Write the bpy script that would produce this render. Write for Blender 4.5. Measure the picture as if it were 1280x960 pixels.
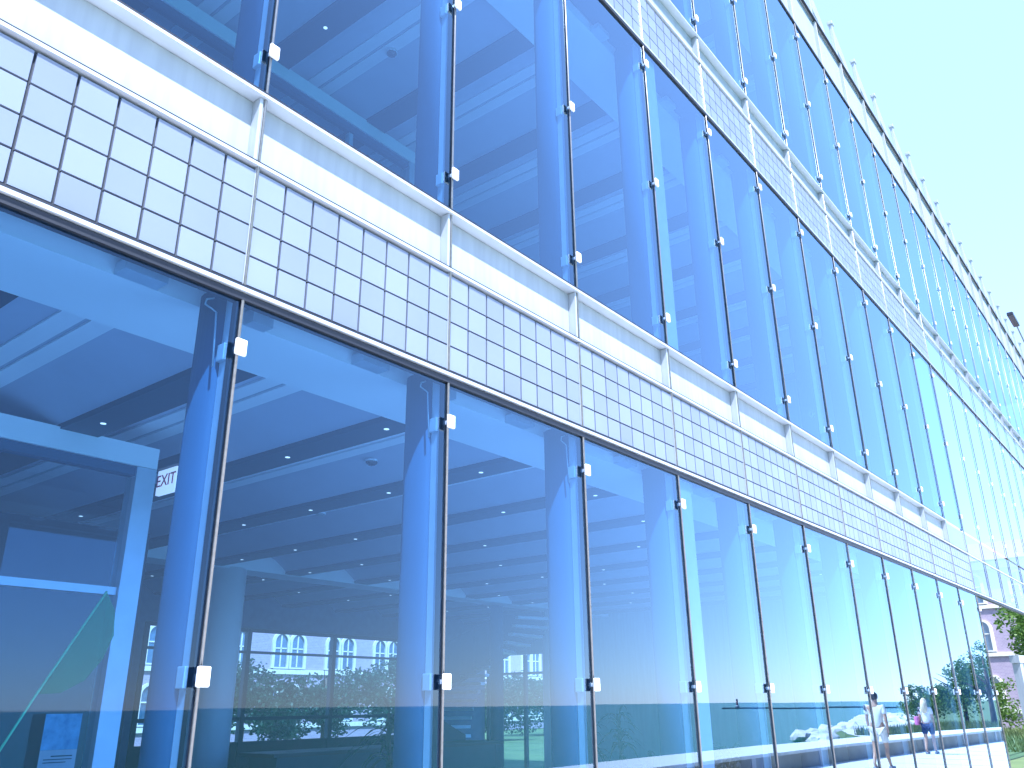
import bpy, bmesh, math, random
from math import radians as R_, sin, cos, pi
from mathutils import Vector, Matrix, noise
random.seed(7)
S = bpy.context.scene
for o in list(bpy.data.objects): bpy.data.objects.remove(o)
COL = S.collection

# ------------------------------------------------------------------ camera
YAW, PITCH, ROLL, CAMY = R_(38.408), R_(20.839), R_(-0.588), -3.3836
cd = bpy.data.cameras.new('camera'); cam = bpy.data.objects.new('camera', cd); COL.objects.link(cam)
Fv = Vector((cos(PITCH)*cos(YAW), cos(PITCH)*sin(YAW), sin(PITCH)))
Rv = Vector((sin(YAW), -cos(YAW), 0)); Uv = Rv.cross(Fv)
R2 = cos(ROLL)*Rv + sin(ROLL)*Uv; U2 = -sin(ROLL)*Rv + cos(ROLL)*Uv
M = Matrix((( R2.x, U2.x, -Fv.x, 0), (R2.y, U2.y, -Fv.y, CAMY), (R2.z, U2.z, -Fv.z, 1.6), (0, 0, 0, 1)))
cam.matrix_world = M
cd.sensor_width = 36; cd.lens = 1053.2/1280*36; cd.clip_start = .05; cd.clip_end = 9000
S.camera = cam

# ------------------------------------------------------------------ light
SUN_EL, SUN_AZ = R_(58), R_(207)
W = bpy.data.worlds.new('World'); S.world = W; W.use_nodes = True
wn = W.node_tree; bg = wn.nodes['Background']
sky = wn.nodes.new('ShaderNodeTexSky'); sky.sky_type = 'NISHITA'; sky.sun_disc = False
sky.sun_elevation = SUN_EL; sky.sun_rotation = SUN_AZ; sky.air_density = .8; sky.dust_density = .1; sky.ozone_density = 3.0
# low lakeside sky is paler and bluer than the clean-air model: soften towards pale blue
cm_ = wn.nodes.new('ShaderNodeMixRGB'); cm_.blend_type = 'MULTIPLY'; cm_.inputs[0].default_value = 1; cm_.inputs[2].default_value = (1.15, 1.05, 1.05, 1)
wn.links.new(sky.outputs[0], cm_.inputs[1])
hz_ = wn.nodes.new('ShaderNodeMixRGB'); hz_.inputs[0].default_value = .58; hz_.inputs[2].default_value = (1.12, 1.50, 2.20, 1)
wn.links.new(cm_.outputs[0], hz_.inputs[1]); wn.links.new(hz_.outputs[0], bg.inputs[0]); bg.inputs[1].default_value = 0.15
sd = bpy.data.lights.new('sun', 'SUN'); sd.energy = 2.9; sd.angle = R_(.53); sd.color = (1, .97, .93)
sun = bpy.data.objects.new('sun', sd); COL.objects.link(sun)
d = Vector((sin(SUN_AZ)*cos(SUN_EL), cos(SUN_AZ)*cos(SUN_EL), sin(SUN_EL)))
sun.rotation_euler = d.to_track_quat('Z', 'Y').to_euler(); sun.location = (0, -20, 40)
vs = S.view_settings; vs.view_transform = 'Standard'; vs.look = 'None'; vs.gamma = 1; vs.exposure = 2.25
vs.use_white_balance = True; vs.white_balance_temperature = 5600; vs.white_balance_tint = 14
S.render.engine = 'CYCLES'
cy = S.cycles; cy.max_bounces = 14; cy.transparent_max_bounces = 24; cy.diffuse_bounces = 6; cy.glossy_bounces = 4
cy.caustics_reflective = False; cy.caustics_refractive = False; cy.sample_clamp_indirect = 6

# ------------------------------------------------------------------ materials
def nmat(name):
    m = bpy.data.materials.new(name); m.use_nodes = True
    return m, m.node_tree, m.node_tree.nodes, m.node_tree.links
def mat(name, col, rough=.6, metal=0, var=.08, scale=6, bump=0, spec=.5, col2=None, detail=5, stretch=None):
    m, nt, N, L = nmat(name); b = N['Principled BSDF']
    b.inputs['Roughness'].default_value = rough; b.inputs['Metallic'].default_value = metal
    b.inputs['Specular IOR Level'].default_value = spec
    tc = N.new('ShaderNodeTexCoord'); nz = N.new('ShaderNodeTexNoise'); nz.inputs['Scale'].default_value = scale
    nz.inputs['Detail'].default_value = detail
    if stretch:
        mp = N.new('ShaderNodeMapping'); mp.inputs['Scale'].default_value = stretch
        L.new(tc.outputs['Object'], mp.inputs[0]); L.new(mp.outputs[0], nz.inputs['Vector'])
    else: L.new(tc.outputs['Object'], nz.inputs['Vector'])
    r = N.new('ShaderNodeValToRGB'); L.new(nz.outputs['Fac'], r.inputs[0])
    c2 = col2 or tuple(min(1, c*(1+var)) for c in col); c1 = col if col2 else tuple(c*(1-var) for c in col)
    r.color_ramp.elements[0].position = .3; r.color_ramp.elements[1].position = .7
    r.color_ramp.elements[0].color = (*c1, 1); r.color_ramp.elements[1].color = (*c2, 1)
    L.new(r.outputs[0], b.inputs['Base Color'])
    if bump:
        bp = N.new('ShaderNodeBump'); bp.inputs['Strength'].default_value = bump; bp.inputs['Distance'].default_value = .02
        L.new(nz.outputs['Fac'], bp.inputs['Height']); L.new(bp.outputs[0], b.inputs['Normal'])
    return m
def emit(name, col, s):
    m, nt, N, L = nmat(name); b = N['Principled BSDF']
    b.inputs['Base Color'].default_value = (*col, 1); b.inputs['Emission Color'].default_value = (*col, 1)
    b.inputs['Emission Strength'].default_value = s; return m

def glass_mat(name, tint, r0, power, gtint=(.93, .97, 1), wob=.0):
    """coated curtain-wall glass: tinted see-through plus mirror coating that grows towards grazing angles"""
    m, nt, N, L = nmat(name); N.remove(N['Principled BSDF']); out = N['Material Output']
    tr = N.new('ShaderNodeBsdfTransparent'); tr.inputs[0].default_value = (*tint, 1)
    gl = N.new('ShaderNodeBsdfGlossy'); gl.inputs['Roughness'].default_value = 0.0; gl.inputs['Color'].default_value = (*gtint, 1)
    geo = N.new('ShaderNodeNewGeometry')
    dt = N.new('ShaderNodeVectorMath'); dt.operation = 'DOT_PRODUCT'
    L.new(geo.outputs['Normal'], dt.inputs[0]); L.new(geo.outputs['Incoming'], dt.inputs[1])
    ab = N.new('ShaderNodeMath'); ab.operation = 'ABSOLUTE'; L.new(dt.outputs['Value'], ab.inputs[0])
    om = N.new('ShaderNodeMath'); om.operation = 'SUBTRACT'; om.inputs[0].default_value = 1; L.new(ab.outputs[0], om.inputs[1])
    pw = N.new('ShaderNodeMath'); pw.operation = 'POWER'; L.new(om.outputs[0], pw.inputs[0]); pw.inputs[1].default_value = power
    ma = N.new('ShaderNodeMath'); ma.operation = 'MULTIPLY_ADD'; L.new(pw.outputs[0], ma.inputs[0])
    ma.inputs[1].default_value = 1-r0; ma.inputs[2].default_value = r0
    mx = N.new('ShaderNodeMixShader'); L.new(ma.outputs[0], mx.inputs[0]); L.new(tr.outputs[0], mx.inputs[1]); L.new(gl.outputs[0], mx.inputs[2])
    if wob:
        tc = N.new('ShaderNodeTexCoord'); nz = N.new('ShaderNodeTexNoise'); nz.inputs['Scale'].default_value = .7; nz.inputs['Detail'].default_value = 1
        L.new(tc.outputs['Object'], nz.inputs['Vector'])
        bp = N.new('ShaderNodeBump'); bp.inputs['Strength'].default_value = 1; bp.inputs['Distance'].default_value = wob
        L.new(nz.outputs['Fac'], bp.inputs['Height']); L.new(bp.outputs[0], gl.inputs['Normal'])
    L.new(mx.outputs[0], out.inputs[0]); return m

MT = {}
MT['glass'] = glass_mat('facade_glass', (.42, .68, .94), .045, 2.2, gtint=(.62, .83, 1), wob=.0006)
MT['screen'] = glass_mat('screen_glass', (.52, .75, .95), .05, 4.5, wob=.0006)
MT['clear'] = glass_mat('interior_glass', (.82, .9, .93), .06, 4)
MT['tile'] = None
MT['white'] = mat('white_paint', (.33, .36, .39), .45, var=.09, scale=5, stretch=(3, 3, .25))
MT['jamb'] = mat('jamb_paint', (.40, .33, .36), .6)
MT['frame'] = mat('pale_aluminium_frame', (.62, .66, .72), .35, .4, var=.05)
MT['steel'] = mat('stainless_steel', (.24, .23, .22), .38, .7, var=.12, scale=40)
MT['gasket'] = mat('dark_gasket', (.012, .014, .02), .5)
MT['clamp'] = mat('cast_clamp', (.85, .85, .85), .5, 0, var=.05)
MT['post'] = mat('post_paint', (.03, .075, .14), .75, var=.04)
MT['ceil'] = mat('ceiling_paint', (.86, .84, .84), .8, var=.02, scale=1)
MT['vault'] = mat('vault_plaster_shaded', (.50, .50, .58), .85, var=.04, scale=1.5)  # greyer than the ceiling paint: shade of the sloped vault faces put into colour
MT['channel'] = mat('dark_channel', (.008, .03, .05), .6)
MT['floor'] = mat('floor_stone', (.16, .18, .21), .55, var=.12, scale=3)
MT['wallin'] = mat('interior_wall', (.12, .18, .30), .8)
MT['conc'] = mat('concrete', (.55, .53, .50), .85, var=.15, scale=4, bump=.3)
MT['lamp'] = emit('downlight_glow', (1, .95, .85), .35)
MT['fix'] = mat('light_fixture', (.7, .72, .75), .4)
MT['black'] = mat('black_plastic', (.02, .02, .025), .25)
MT['bark'] = mat('bark', (.10, .07, .05), .9, var=.3, scale=8)
MT['rock'] = mat('rock', (.62, .60, .57), .9, var=.2, scale=3, bump=.6)
MT['brick'] = None

def tile_mat():
    m, nt, N, L = nmat('fritted_tile'); b = N['Principled BSDF']; b.inputs['Roughness'].default_value = .3
    tc = N.new('ShaderNodeTexCoord'); mp = N.new('ShaderNodeMapping'); mp.inputs['Scale'].default_value = (80, 80, 80)
    L.new(tc.outputs['Object'], mp.inputs[0])
    vo = N.new('ShaderNodeTexVoronoi'); vo.inputs['Randomness'].default_value = 0; vo.inputs['Scale'].default_value = 1
    L.new(mp.outputs[0], vo.inputs['Vector'])
    r = N.new('ShaderNodeValToRGB'); L.new(vo.outputs['Distance'], r.inputs[0])
    gi = N.new('ShaderNodeNewGeometry'); r.color_ramp.elements[0].position = .20; r.color_ramp.elements[0].color = (.13, .16, .22, 1)
    r.color_ramp.elements[1].position = .34; r.color_ramp.elements[1].color = (.215, .245, .315, 1)
    nz = N.new('ShaderNodeTexNoise'); nz.inputs['Scale'].default_value = 1.3; L.new(tc.outputs['Object'], nz.inputs['Vector'])
    mx = N.new('ShaderNodeMixRGB'); mx.blend_type = 'MULTIPLY'; mx.inputs[0].default_value = .25
    L.new(r.outputs[0], mx.inputs[1]); L.new(nz.outputs['Fac'], mx.inputs[2]); 
    hv = N.new('ShaderNodeHueSaturation'); mr = N.new('ShaderNodeMapRange'); mr.inputs[3].default_value = .90; mr.inputs[4].default_value = 1.10
    L.new(gi.outputs['Random Per Island'], mr.inputs[0]); L.new(mr.outputs[0], hv.inputs['Value']); L.new(mx.outputs[0], hv.inputs['Color'])
    L.new(hv.outputs[0], b.inputs['Base Color'])
    return m
MT['tile'] = tile_mat()
def brick_mat(name, c1, c2, mortar, s=5):
    m, nt, N, L = nmat(name); b = N['Principled BSDF']; b.inputs['Roughness'].default_value = .85
    tc = N.new('ShaderNodeTexCoord'); br = N.new('ShaderNodeTexBrick'); br.inputs['Scale'].default_value = s
    mp = N.new('ShaderNodeMapping'); mp.inputs['Rotation'].default_value = (R_(90), 0, R_(0))
    L.new(tc.outputs['Object'], mp.inputs[0]); L.new(mp.outputs[0], br.inputs['Vector'])
    br.inputs['Color1'].default_value = (*c1, 1); br.inputs['Color2'].default_value = (*c2, 1); br.inputs['Mortar'].default_value = (*mortar, 1)
    br.inputs['Mortar Size'].default_value = .012
    L.new(br.outputs[0], b.inputs['Base Color']); return m
MT['brick'] = brick_mat('mauve_brick', (.33, .26, .33), (.28, .22, .29), (.45, .40, .40), 3)
MT['stone'] = mat('limestone', (.62, .58, .52), .85, var=.1)
MT['roof'] = mat('roof_tile', (.30, .20, .19), .85, var=.2, scale=10)
MT['darkglass'] = mat('window_glass_far', (.05, .10, .16), .06, var=.2, spec=1)

def leaf_mat(name, c1, c2):
    m, nt, N, L = nmat(name); b = N['Principled BSDF']; b.inputs['Roughness'].default_value = .55
    g = N.new('ShaderNodeNewGeometry'); r = N.new('ShaderNodeValToRGB')
    L.new(g.outputs['Random Per Island'], r.inputs[0])
    r.color_ramp.elements[0].color = (*c1, 1); r.color_ramp.elements[1].color = (*c2, 1)
    L.new(r.outputs[0], b.inputs['Base Color'])
    tl = N.new('ShaderNodeBsdfTranslucent'); L.new(r.outputs[0], tl.inputs[0])
    mx = N.new('ShaderNodeMixShader'); mx.inputs[0].default_value = .35
    L.new(b.outputs[0], mx.inputs[1]); L.new(tl.outputs[0], mx.inputs[2]); L.new(mx.outputs[0], N['Material Output'].inputs[0])
    return m
MT['leaf'] = leaf_mat('leaf_green', (.05, .12, .02), (.16, .26, .05))
MT['leafd'] = leaf_mat('leaf_dark', (.015, .05, .03), (.04, .10, .05))

# ------------------------------------------------------------------ mesh helpers
class MB:
    def __init__(s): s.bm = bmesh.new()
    def box(s, x0, x1, y0, y1, z0, z1, bev=0, rot=None, piv=None):
        v = [s.bm.verts.new((x, y, z)) for x in (x0, x1) for y in (y0, y1) for z in (z0, z1)]
        F = [(0, 1, 3, 2), (4, 6, 7, 5), (0, 4, 5, 1), (2, 3, 7, 6), (0, 2, 6, 4), (1, 5, 7, 3)]
        fs = [s.bm.faces.new([v[i] for i in f]) for f in F]
        if rot is not None:
            bmesh.ops.rotate(s.bm, verts=v, cent=piv or ((x0+x1)/2, (y0+y1)/2, (z0+z1)/2), matrix=rot)
        if bev:
            es = {e for f in fs for e in f.edges}
            bmesh.ops.bevel(s.bm, geom=list(es), offset=bev, segments=2, affect='EDGES', profile=.5)
        return s
    def tube(s, pts, rad, n=8, cap=True, sy=1):
        pts = [Vector(p) for p in pts]; rr = rad if isinstance(rad, (list, tuple)) else [rad]*len(pts)
        rings = []
        for i, p in enumerate(pts):
            t = (pts[min(i+1, len(pts)-1)]-pts[max(i-1, 0)]).normalized()
            a = Vector((1, 0, 0)) if abs(t.x) < .9 else Vector((0, 1, 0))
            u = t.cross(a).normalized(); w = t.cross(u).normalized()
            rings.append([s.bm.verts.new(p + (u*cos(2*pi*k/n)*sy + w*sin(2*pi*k/n))*rr[i]) for k in range(n)])
        for a, b in zip(rings, rings[1:]):
            for k in range(n):
                f = s.bm.faces.new((a[k], a[(k+1) % n], b[(k+1) % n], b[k])); f.smooth = True
        if cap:
            s.bm.faces.new(rings[0][::-1]); s.bm.faces.new(rings[-1])
        return s
    def cyl(s, x, y, z0, z1, r, n=24, r2=None): return s.tube([(x, y, z0), (x, y, z1)], [r, r2 or r], n)
    def poly(s, pts): s.bm.faces.new([s.bm.verts.new(p) for p in pts]); return s
    def prism(s, pts, vec):
        """extrude a polygon"""
        a = [s.bm.verts.new(p) for p in pts]; b = [s.bm.verts.new(Vector(p)+Vector(vec)) for p in pts]
        s.bm.faces.new(a[::-1]); s.bm.faces.new(b)
        n = len(a)
        for i in range(n): s.bm.faces.new((a[i], a[(i+1) % n], b[(i+1) % n], b[i]))
        return s
    def ball(s, c, r, sub=2, sc=(1, 1, 1)):
        g = bmesh.ops.create_icosphere(s.bm, subdivisions=sub, radius=r)
        for v in g['verts']: v.co = Vector((v.co.x*sc[0], v.co.y*sc[1], v.co.z*sc[2])) + Vector(c)
        for f in s.bm.faces: pass
        return s
    def build(s, name, m, parent=None, loc=None):
        bmesh.ops.recalc_face_normals(s.bm, faces=s.bm.faces)
        me = bpy.data.meshes.new(name)
        s.bm.to_mesh(me); s.bm.free()
        for mm in (m if isinstance(m, (list, tuple)) else [m]): me.materials.append(mm)
        o = bpy.data.objects.new(name, me); COL.objects.link(o)
        if parent: o.parent = parent
        if loc: o.location = loc
        return o
def tag(o, label=None, cat=None, group=None, kind=None):
    if label: o['label'] = label
    if cat: o['category'] = cat
    if group: o['group'] = group
    if kind: o['kind'] = kind
    return o
def empty(name, loc, label, cat, group=None, rz=0):
    o = bpy.data.objects.new(name, None); COL.objects.link(o); o.location = loc; o.rotation_euler.z = rz
    o.empty_display_size = .1
    return tag(o, label, cat, group)
def cp(o, parent, loc):
    c = o.copy(); COL.objects.link(c); c.parent = parent; c.location = loc; return c
def copy_tree(o, parent=None, loc=None, rz=None):
    c = o.copy(); COL.objects.link(c); c.parent = parent
    if loc is not None: c.location = loc
    if rz is not None: c.rotation_euler.z = rz
    for ch in [k for k in bpy.data.objects if k.parent == o]: copy_tree(ch, c)
    return c
def text_mesh(name, body, size, m, parent, loc, rot, ext=.002):
    cu = bpy.data.curves.new(name, 'FONT'); cu.body = body; cu.size = size; cu.extrude = ext
    cu.align_x = 'CENTER'; cu.align_y = 'CENTER'
    t = bpy.data.objects.new(name+'_curve', cu); COL.objects.link(t)
    dg = bpy.context.evaluated_depsgraph_get(); me = bpy.data.meshes.new_from_object(t.evaluated_get(dg))
    bpy.data.objects.remove(t); bpy.data.curves.remove(cu)
    me.name = name; me.materials.clear(); me.materials.append(m)
    o = bpy.data.objects.new(name, me); COL.objects.link(o); o.parent = parent; o.location = loc; o.rotation_euler = rot
    return o

# ------------------------------------------------------------------ setting: land, promenade, lake
WZ = -1.2
def shore(x):      # y of the water's edge
    if x < 38: return -9.0
    if x < 52: return -9.0 - (x-38)*.5
    return -16 - (x-52)*.2
m, nt, N, L = nmat('lake_water'); b = N['Principled BSDF']; b.inputs['Base Color'].default_value = (.002, .125, .06, 1)
b.inputs['Roughness'].default_value = .22; b.inputs['IOR'].default_value = 1.33; b.inputs['Specular IOR Level'].default_value = .10
tc = N.new('ShaderNodeTexCoord'); mp = N.new('ShaderNodeMapping'); mp.inputs['Scale'].default_value = (.35, 1.0, 1)
nz = N.new('ShaderNodeTexNoise'); nz.inputs['Scale'].default_value = 1.2; nz.inputs['Detail'].default_value = 6
L.new(tc.outputs['Object'], mp.inputs[0]); L.new(mp.outputs[0], nz.inputs['Vector'])
bp = N.new('ShaderNodeBump'); bp.inputs['Strength'].default_value = .9; bp.inputs['Distance'].default_value = .10
L.new(nz.outputs['Fac'], bp.inputs['Height']); L.new(bp.outputs[0], b.inputs['Normal'])
w = MB(); nseg = 96
w.bm.faces.new([w.bm.verts.new((4500*cos(2*pi*k/nseg), 4500*sin(2*pi*k/nseg), WZ)) for k in range(nseg)])
tag(w.build('water', m), kind='structure')

gm = mat('lawn_earth', (.06, .10, .03), .95, var=.3, scale=.6, col2=(.12, .17, .05))
g = MB()
xs = [-3000, -400, -60, -10, 0, 10, 20, 30, 38.0, 42, 46, 49, 52, 60, 75, 100, 160, 400, 3000]
top = [(x, shore(x)+1.5, -.03) for x in xs]
low = [(x, shore(x)-1.2, WZ-.3) for x in xs]
for i in range(len(xs)-1):
    g.poly([top[i], low[i], low[i+1], top[i+1]])
    a, bb = top[i], top[i+1]
    g.poly([a, bb, (xs[i+1], 3000, -.03), (xs[i], 3000, -.03)])
bmesh.ops.remove_doubles(g.bm, verts=g.bm.verts, dist=.001)
tag(g.build('ground', gm), kind='structure')

pm = mat('promenade_concrete', (.68, .66, .62), .8, var=.06, scale=2, bump=.1)
p = MB(); p.prism([(-60, -5.9, -.02), (26, -5.75, -.02), (48, -4.0, -.02), (75, -1.2, -.02), (75, 1.2, -.02), (40, -.12, -.02), (-60, -.12, -.02)][::-1], (0, 0, .02))
tag(p.build('pavement', pm), kind='structure')
j = MB()
for k in range(-14, 26): j.box(k*2.4, k*2.4+.012, -5.55 if k < 10 else -4.3, -.14, .001, .004)
tag(j.build('pavement_joint', mat('joint_dark', (.25, .24, .23), .9)), kind='structure')

# low wide parapet wall between promenade and lake
FR = [(-40, -5.65), (26, -5.6), (35, -4.98), (44.7, -4.28)]; BK = [(-40, -7.3), (25, -7.3), (40, -6.1), (45.6, -4.95)]
pw = MB(); pw.prism([(x, y, 0) for x, y in FR] + [(x, y, 0) for x, y in BK[::-1]], (0, 0, .37))
wl = pw.build('wall_body', mat('parapet_concrete', (.30, .27, .20), .9, var=.3, scale=1.2, col2=(.42, .40, .33)))
root = empty('parapet_wall', (0, 0, 0), 'long low concrete parapet wall with wide pale top between promenade and lake', 'wall')
wl.parent = root
pc = MB(); pc.prism([(x, y+.05, .372) for x, y in FR] + [(x, y-.05, .372) for x, y in BK[::-1]], (0, 0, .07)); pc.build('wall_cap', mat('pale_cap', (.78, .76, .72), .8, var=.05), root)
for k in range(14):
    x = -10 + k*4.3; y = -5.6 if x < 26 else -5.6+(x-26)*.0705
    jj = MB(); jj.box(x, x+.22, y-.05, y+.035, .002, .368); jj.build('wall_pilaster', MT['conc'], root)

sg = MB()
xs2 = [37, 38, 42, 48, 54, 60, 70, 85, 100]
for a_, b_ in zip(xs2, xs2[1:]):
    ya, yb = (-7.35+(a_-26)*.03 if a_ < 46 else -6.6-(a_-46)*.32), (-7.35+(b_-26)*.03 if b_ < 46 else -6.6-(b_-46)*.32)
    sg.poly([(a_, ya, -.026), (a_, shore(a_)+1.45, -.026), (b_, shore(b_)+1.45, -.026), (b_, yb, -.026)])
tag(sg.build('shingle_ground', mat('pale_shingle', (.60, .57, .52), .9, var=.25, scale=3, bump=.5)), kind='structure')
# boulders along the shore (seen mirrored in the glass)
def boulder(mb, r, seed):
    g = bmesh.ops.create_icosphere(mb.bm, subdivisions=2, radius=r)
    for v in g['verts']:
        n = noise.noise(v.co*1.6/r + Vector((seed, seed*2, 0))); v.co *= (1+.35*n); v.co.z *= .6
bprotos = []
for k in range(4):
    mb = MB(); boulder(mb, .8, k*3.1); o = mb.build('boulder', MT['rock']); bprotos.append(o)
spots = []
for k in range(120):
    x = 40 + k*.58 + random.uniform(-.5, .5)
    y = shore(x)+random.uniform(-1.1, 1.6) if k % 2 else random.uniform(shore(x)+.5, -8.6 if x < 52 else -9-(x-52)*.3)
    spots.append((x, y, random.uniform(.3, .6) if x < 46 else random.uniform(.4, .95) if x < 54 else random.uniform(.6, 1.25)))
for i, (x, y, s) in enumerate(spots):
    o = bprotos[i] if i < 4 else bprotos[i % 4].copy()
    if i >= 4: COL.objects.link(o)
    o.location = (x, y, (-.75 if x < 46 else -.55 if x < 56 else -.40) + random.uniform(-.1, .25)); o.scale = (s, s, s); o.rotation_euler = (0, 0, random.uniform(0, 6))
    tag(o, 'pale boulder in the rough line along the lake edge', 'boulder', 'boulders along the lake edge')

# breakwater far out, with a beacon
bw = MB()
pts = [(374, -174.3), (385, -140), (402, -99), (430, -60)]
for a, c in zip(pts, pts[1:]):
    dx, dy = c[0]-a[0], c[1]-a[1]; l = math.hypot(dx, dy); nx, ny = -dy/l*2, dx/l*2
    bw.prism([(a[0]-nx, a[1]-ny, WZ-.2), (a[0]+nx, a[1]+ny, WZ-.2), (c[0]+nx, c[1]+ny, WZ-.2), (c[0]-nx, c[1]-ny, WZ-.2)], (0, 0, .75))
br = empty('breakwater', (374, -174, WZ), 'long thin dark breakwater lying far out on the lake', 'breakwater')
o = bw.build('breakwater_body', mat('dark_pier', (.06, .06, .07), .9)); o.parent = br; o.location = (-374, 174, -WZ)
bc = empty('beacon', (376, -168, WZ+.5), 'small dark beacon at the open end of the breakwater', 'beacon')
MB().cyl(0, 0, 0, 1.0, .8, 12).build('base', MT['white'], bc)
MB().cyl(0, 0, 1.0, 3.0, .45, 12, .35).build('tower', mat('beacon_red', (.25, .04, .05), .5), bc)
MB().cyl(0, 0, 3.0, 3.7, .55, 12, .2).build('lantern', MT['black'], bc)

# ------------------------------------------------------------------ glass building
U1, BAY = 2.1145, 1.5
H1, G1, S1, H2, G2, S2, H3, RF, PT = 3.532, 4.279, 4.712, 8.337, 9.099, 9.512, 13.128, 14.283, 15.384
def mx(i): return U1+(i-1)*BAY
I0, IC, I1 = -3, 12, 28           # first mullion, corner mullion, last mullion of the screen
XL, XC, XR = mx(I0), mx(IC), mx(I1)
DEP = 12.5
B = empty('glass_building', (0, 0, 0), 'three storey blue glass building with white tiled bands and stainless glass clamps', 'building')
ROWS = [(0.10, H1, 0), (S1, H2, 1), (S2, H3, 2)]
# panes (one flat sheet of glass each)
for fl, (z0, z1, f_) in enumerate(ROWS):
    pr2 = random.Random(fl+11)
    def pane(mm, i):
        hh_ = (z1-z0)/2-.03
        o = MB().poly([(-BAY/2+.006, 0, -hh_), (BAY/2-.006, 0, -hh_), (BAY/2-.006, 0, hh_), (-BAY/2+.006, 0, hh_)]).build('window_pane', MT[mm], B, (mx(i)+BAY/2, 0, (z0+z1)/2)); return o
    def tilt(o): o.rotation_euler = (pr2.gauss(0, .0004), 0, pr2.gauss(0, .0007))
    po = pane('glass', I0)
    for i in range(I0+1, IC): tilt(cp(po, B, (mx(i)+BAY/2, 0, (z0+z1)/2)))
    if fl:
        po = pane('screen' if fl == 1 else 'glass', IC)
        for i in range(IC+1, I1): tilt(cp(po, B, (mx(i)+BAY/2, 0, (z0+z1)/2)))
# tile bands
def tile_band(z0, z1, xa, name='tile_panel'):
    mb = MB(); tw = BAY/8; th = (z1-z0-.07)/4; zz = z0+.045
    for c in range(8):
        for r in range(4):
            mb.box(c*tw+.007, (c+1)*tw-.007, -.004, .012, zz+r*th+.006, zz+(r+1)*th-.006)
    return mb.build(name, MT['tile'], B, (xa, 0, 0))
jm = mat('tile_joint', (.012, .018, .03), .6)
for (z0, z1) in ((H1, G1), (H2, G2)):
    last = IC if z0 == H1 else IC
    t0 = tile_band(z0, z1, mx(I0))
    bk = MB().box(.012, BAY-.012, .0135, .03, z0+.035, z1-.02).build('joint_backing', jm, t0)
    for i in range(I0+1, last):
        c = cp(t0, B, (mx(i), 0, 0)); cp(bk, c, (0, 0, 0))
# free screen beyond the corner: clear pane in the tile bands
for (z0, z1) in ((H1, G1), (H2, G2), (G1, S1)):
    po = MB().poly([(.012, 0, z0+.03), (BAY-.012, 0, z0+.03), (BAY-.012, 0, z1-.02), (.012, 0, z1-.02)]).build('band_pane', MT['screen'], B, (mx(IC), 0, 0))
    for i in range(IC+1, I1): cp(po, B, (mx(i), 0, 0))
# white recessed panels (box with sides), sun lights the returns
def recess(z0, z1, xa, dpt=.055):
    mb = MB()
    mb.box(.016, BAY-.016, dpt, dpt+.02, z0+.012, z1-.012)
    mb.box(.0, .015, .02, dpt+.02, z0+.012, z1-.012)
    mb.box(BAY-.036, BAY-.017, -.012, dpt-.002, z0+.012, z1-.012)
    mb.box(.017, BAY-.038, .01, dpt-.002, z0+.005, z0+.011)
    return mb.build('white_panel', MT['white'], B, (xa, 0, 0))
for (z0, z1, last) in ((G1, S1, IC-1), (G2, S2, I1), (H3+.04, RF, I1)):
    t0 = recess(z0, z1, mx(I0), .055 if z0 < 10 else .04)
    for i in range(I0+1, last): cp(t0, B, (mx(i), 0, 0))
for i in (IC-1,): MB().box(.012, BAY-.012, 0, .02, G1+.02, S1-.02).build('white_panel', MT['tile'], B, (mx(i), 0, 0))
# horizontal rails
def rail(z, x0, x1, hh=.022, m_='frame', y0=-.03, y1=.03, name='rail'):
    return MB().box(x0, x1, y0, y1, z-hh, z+hh).build(name, MT[m_], B)
rail(H1-.028, XL, XR, .018, 'gasket', -.018, .05, 'head_gasket'); rail(H1+.006, XL, XR, .010, 'frame', -.034, .04, 'head_rail')
rail(H1+.028, XL, XR, .010, 'gasket', -.018, .03, 'head_gasket')
for z in (H2,):
    rail(z-.025, XL, XR, .016, 'gasket', -.018, .05, 'head_gasket'); rail(z+.006, XL, XR, .009, 'frame', -.022, .04, 'head_rail')
rail(H3, XL, XR, .02, 'gasket', -.02, .05, 'head_gasket'); 
for z, xr in ((G1, XR), (G2, XR)):
    rail(z, XL, xr, .009, 'frame', -.026, .04, 'band_rail'); rail(z+.016, XL, xr, .006, 'gasket', -.02, .03, 'band_gasket')
for z, xr in ((S1, mx(IC-1)), (S2, XR)):
    rail(z+.001, XL, xr, .009, 'frame', -.034, .10, 'sill_rail'); rail(z+.020, XL, xr, .006, 'gasket', -.03, .04, 'sill_gasket')
rail(RF+.004, XL, XR, .014, 'gasket', -.03, .01, 'roof_edge'); rail(RF+.03, XL, XR, .01, 'white', -.03, .4, 'coping')
rail(.05, XL, XC, .05, 'frame', -.04, .05, 'base_rail')
# mullions: steel rod in front, dark gasket behind
mu = MB().tube([(0, -.010, .1), (0, -.010, RF-.03)], .008, 10).build('mullion', MT['steel'], B, (mx(I0), 0, 0))
subs = []
for z0, z1 in ((.1, H1-.05), (S1+.03, H2-.045), (S2+.03, H3-.022)):
    subs.append(MB().box(-.024, .010, .003, .040, z0, z1).build('seal', MT['gasket'], mu))
for z0, z1 in ((H1+.045, G1-.016), (G1+.03, S1-.024), (H2+.03, G2-.016), (G2+.03, S2-.024), (H3+.03, RF-.022)):
    subs.append(MB().box(-.0095, .0095, -.006, .008, z0, z1).build('cover_strip', MT['frame'], mu))
for i in range(I0+1, IC+1):
    c = cp(mu, B, (mx(i), 0, 0))
    for q in subs: cp(q, c, (0, 0, 0))
ms = MB().tube([(0, -.016, H1+.05), (0, -.016, RF-.03)], .008, 10).build('mullion', MT['steel'], B, (mx(IC+1), 0, 0))
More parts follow.
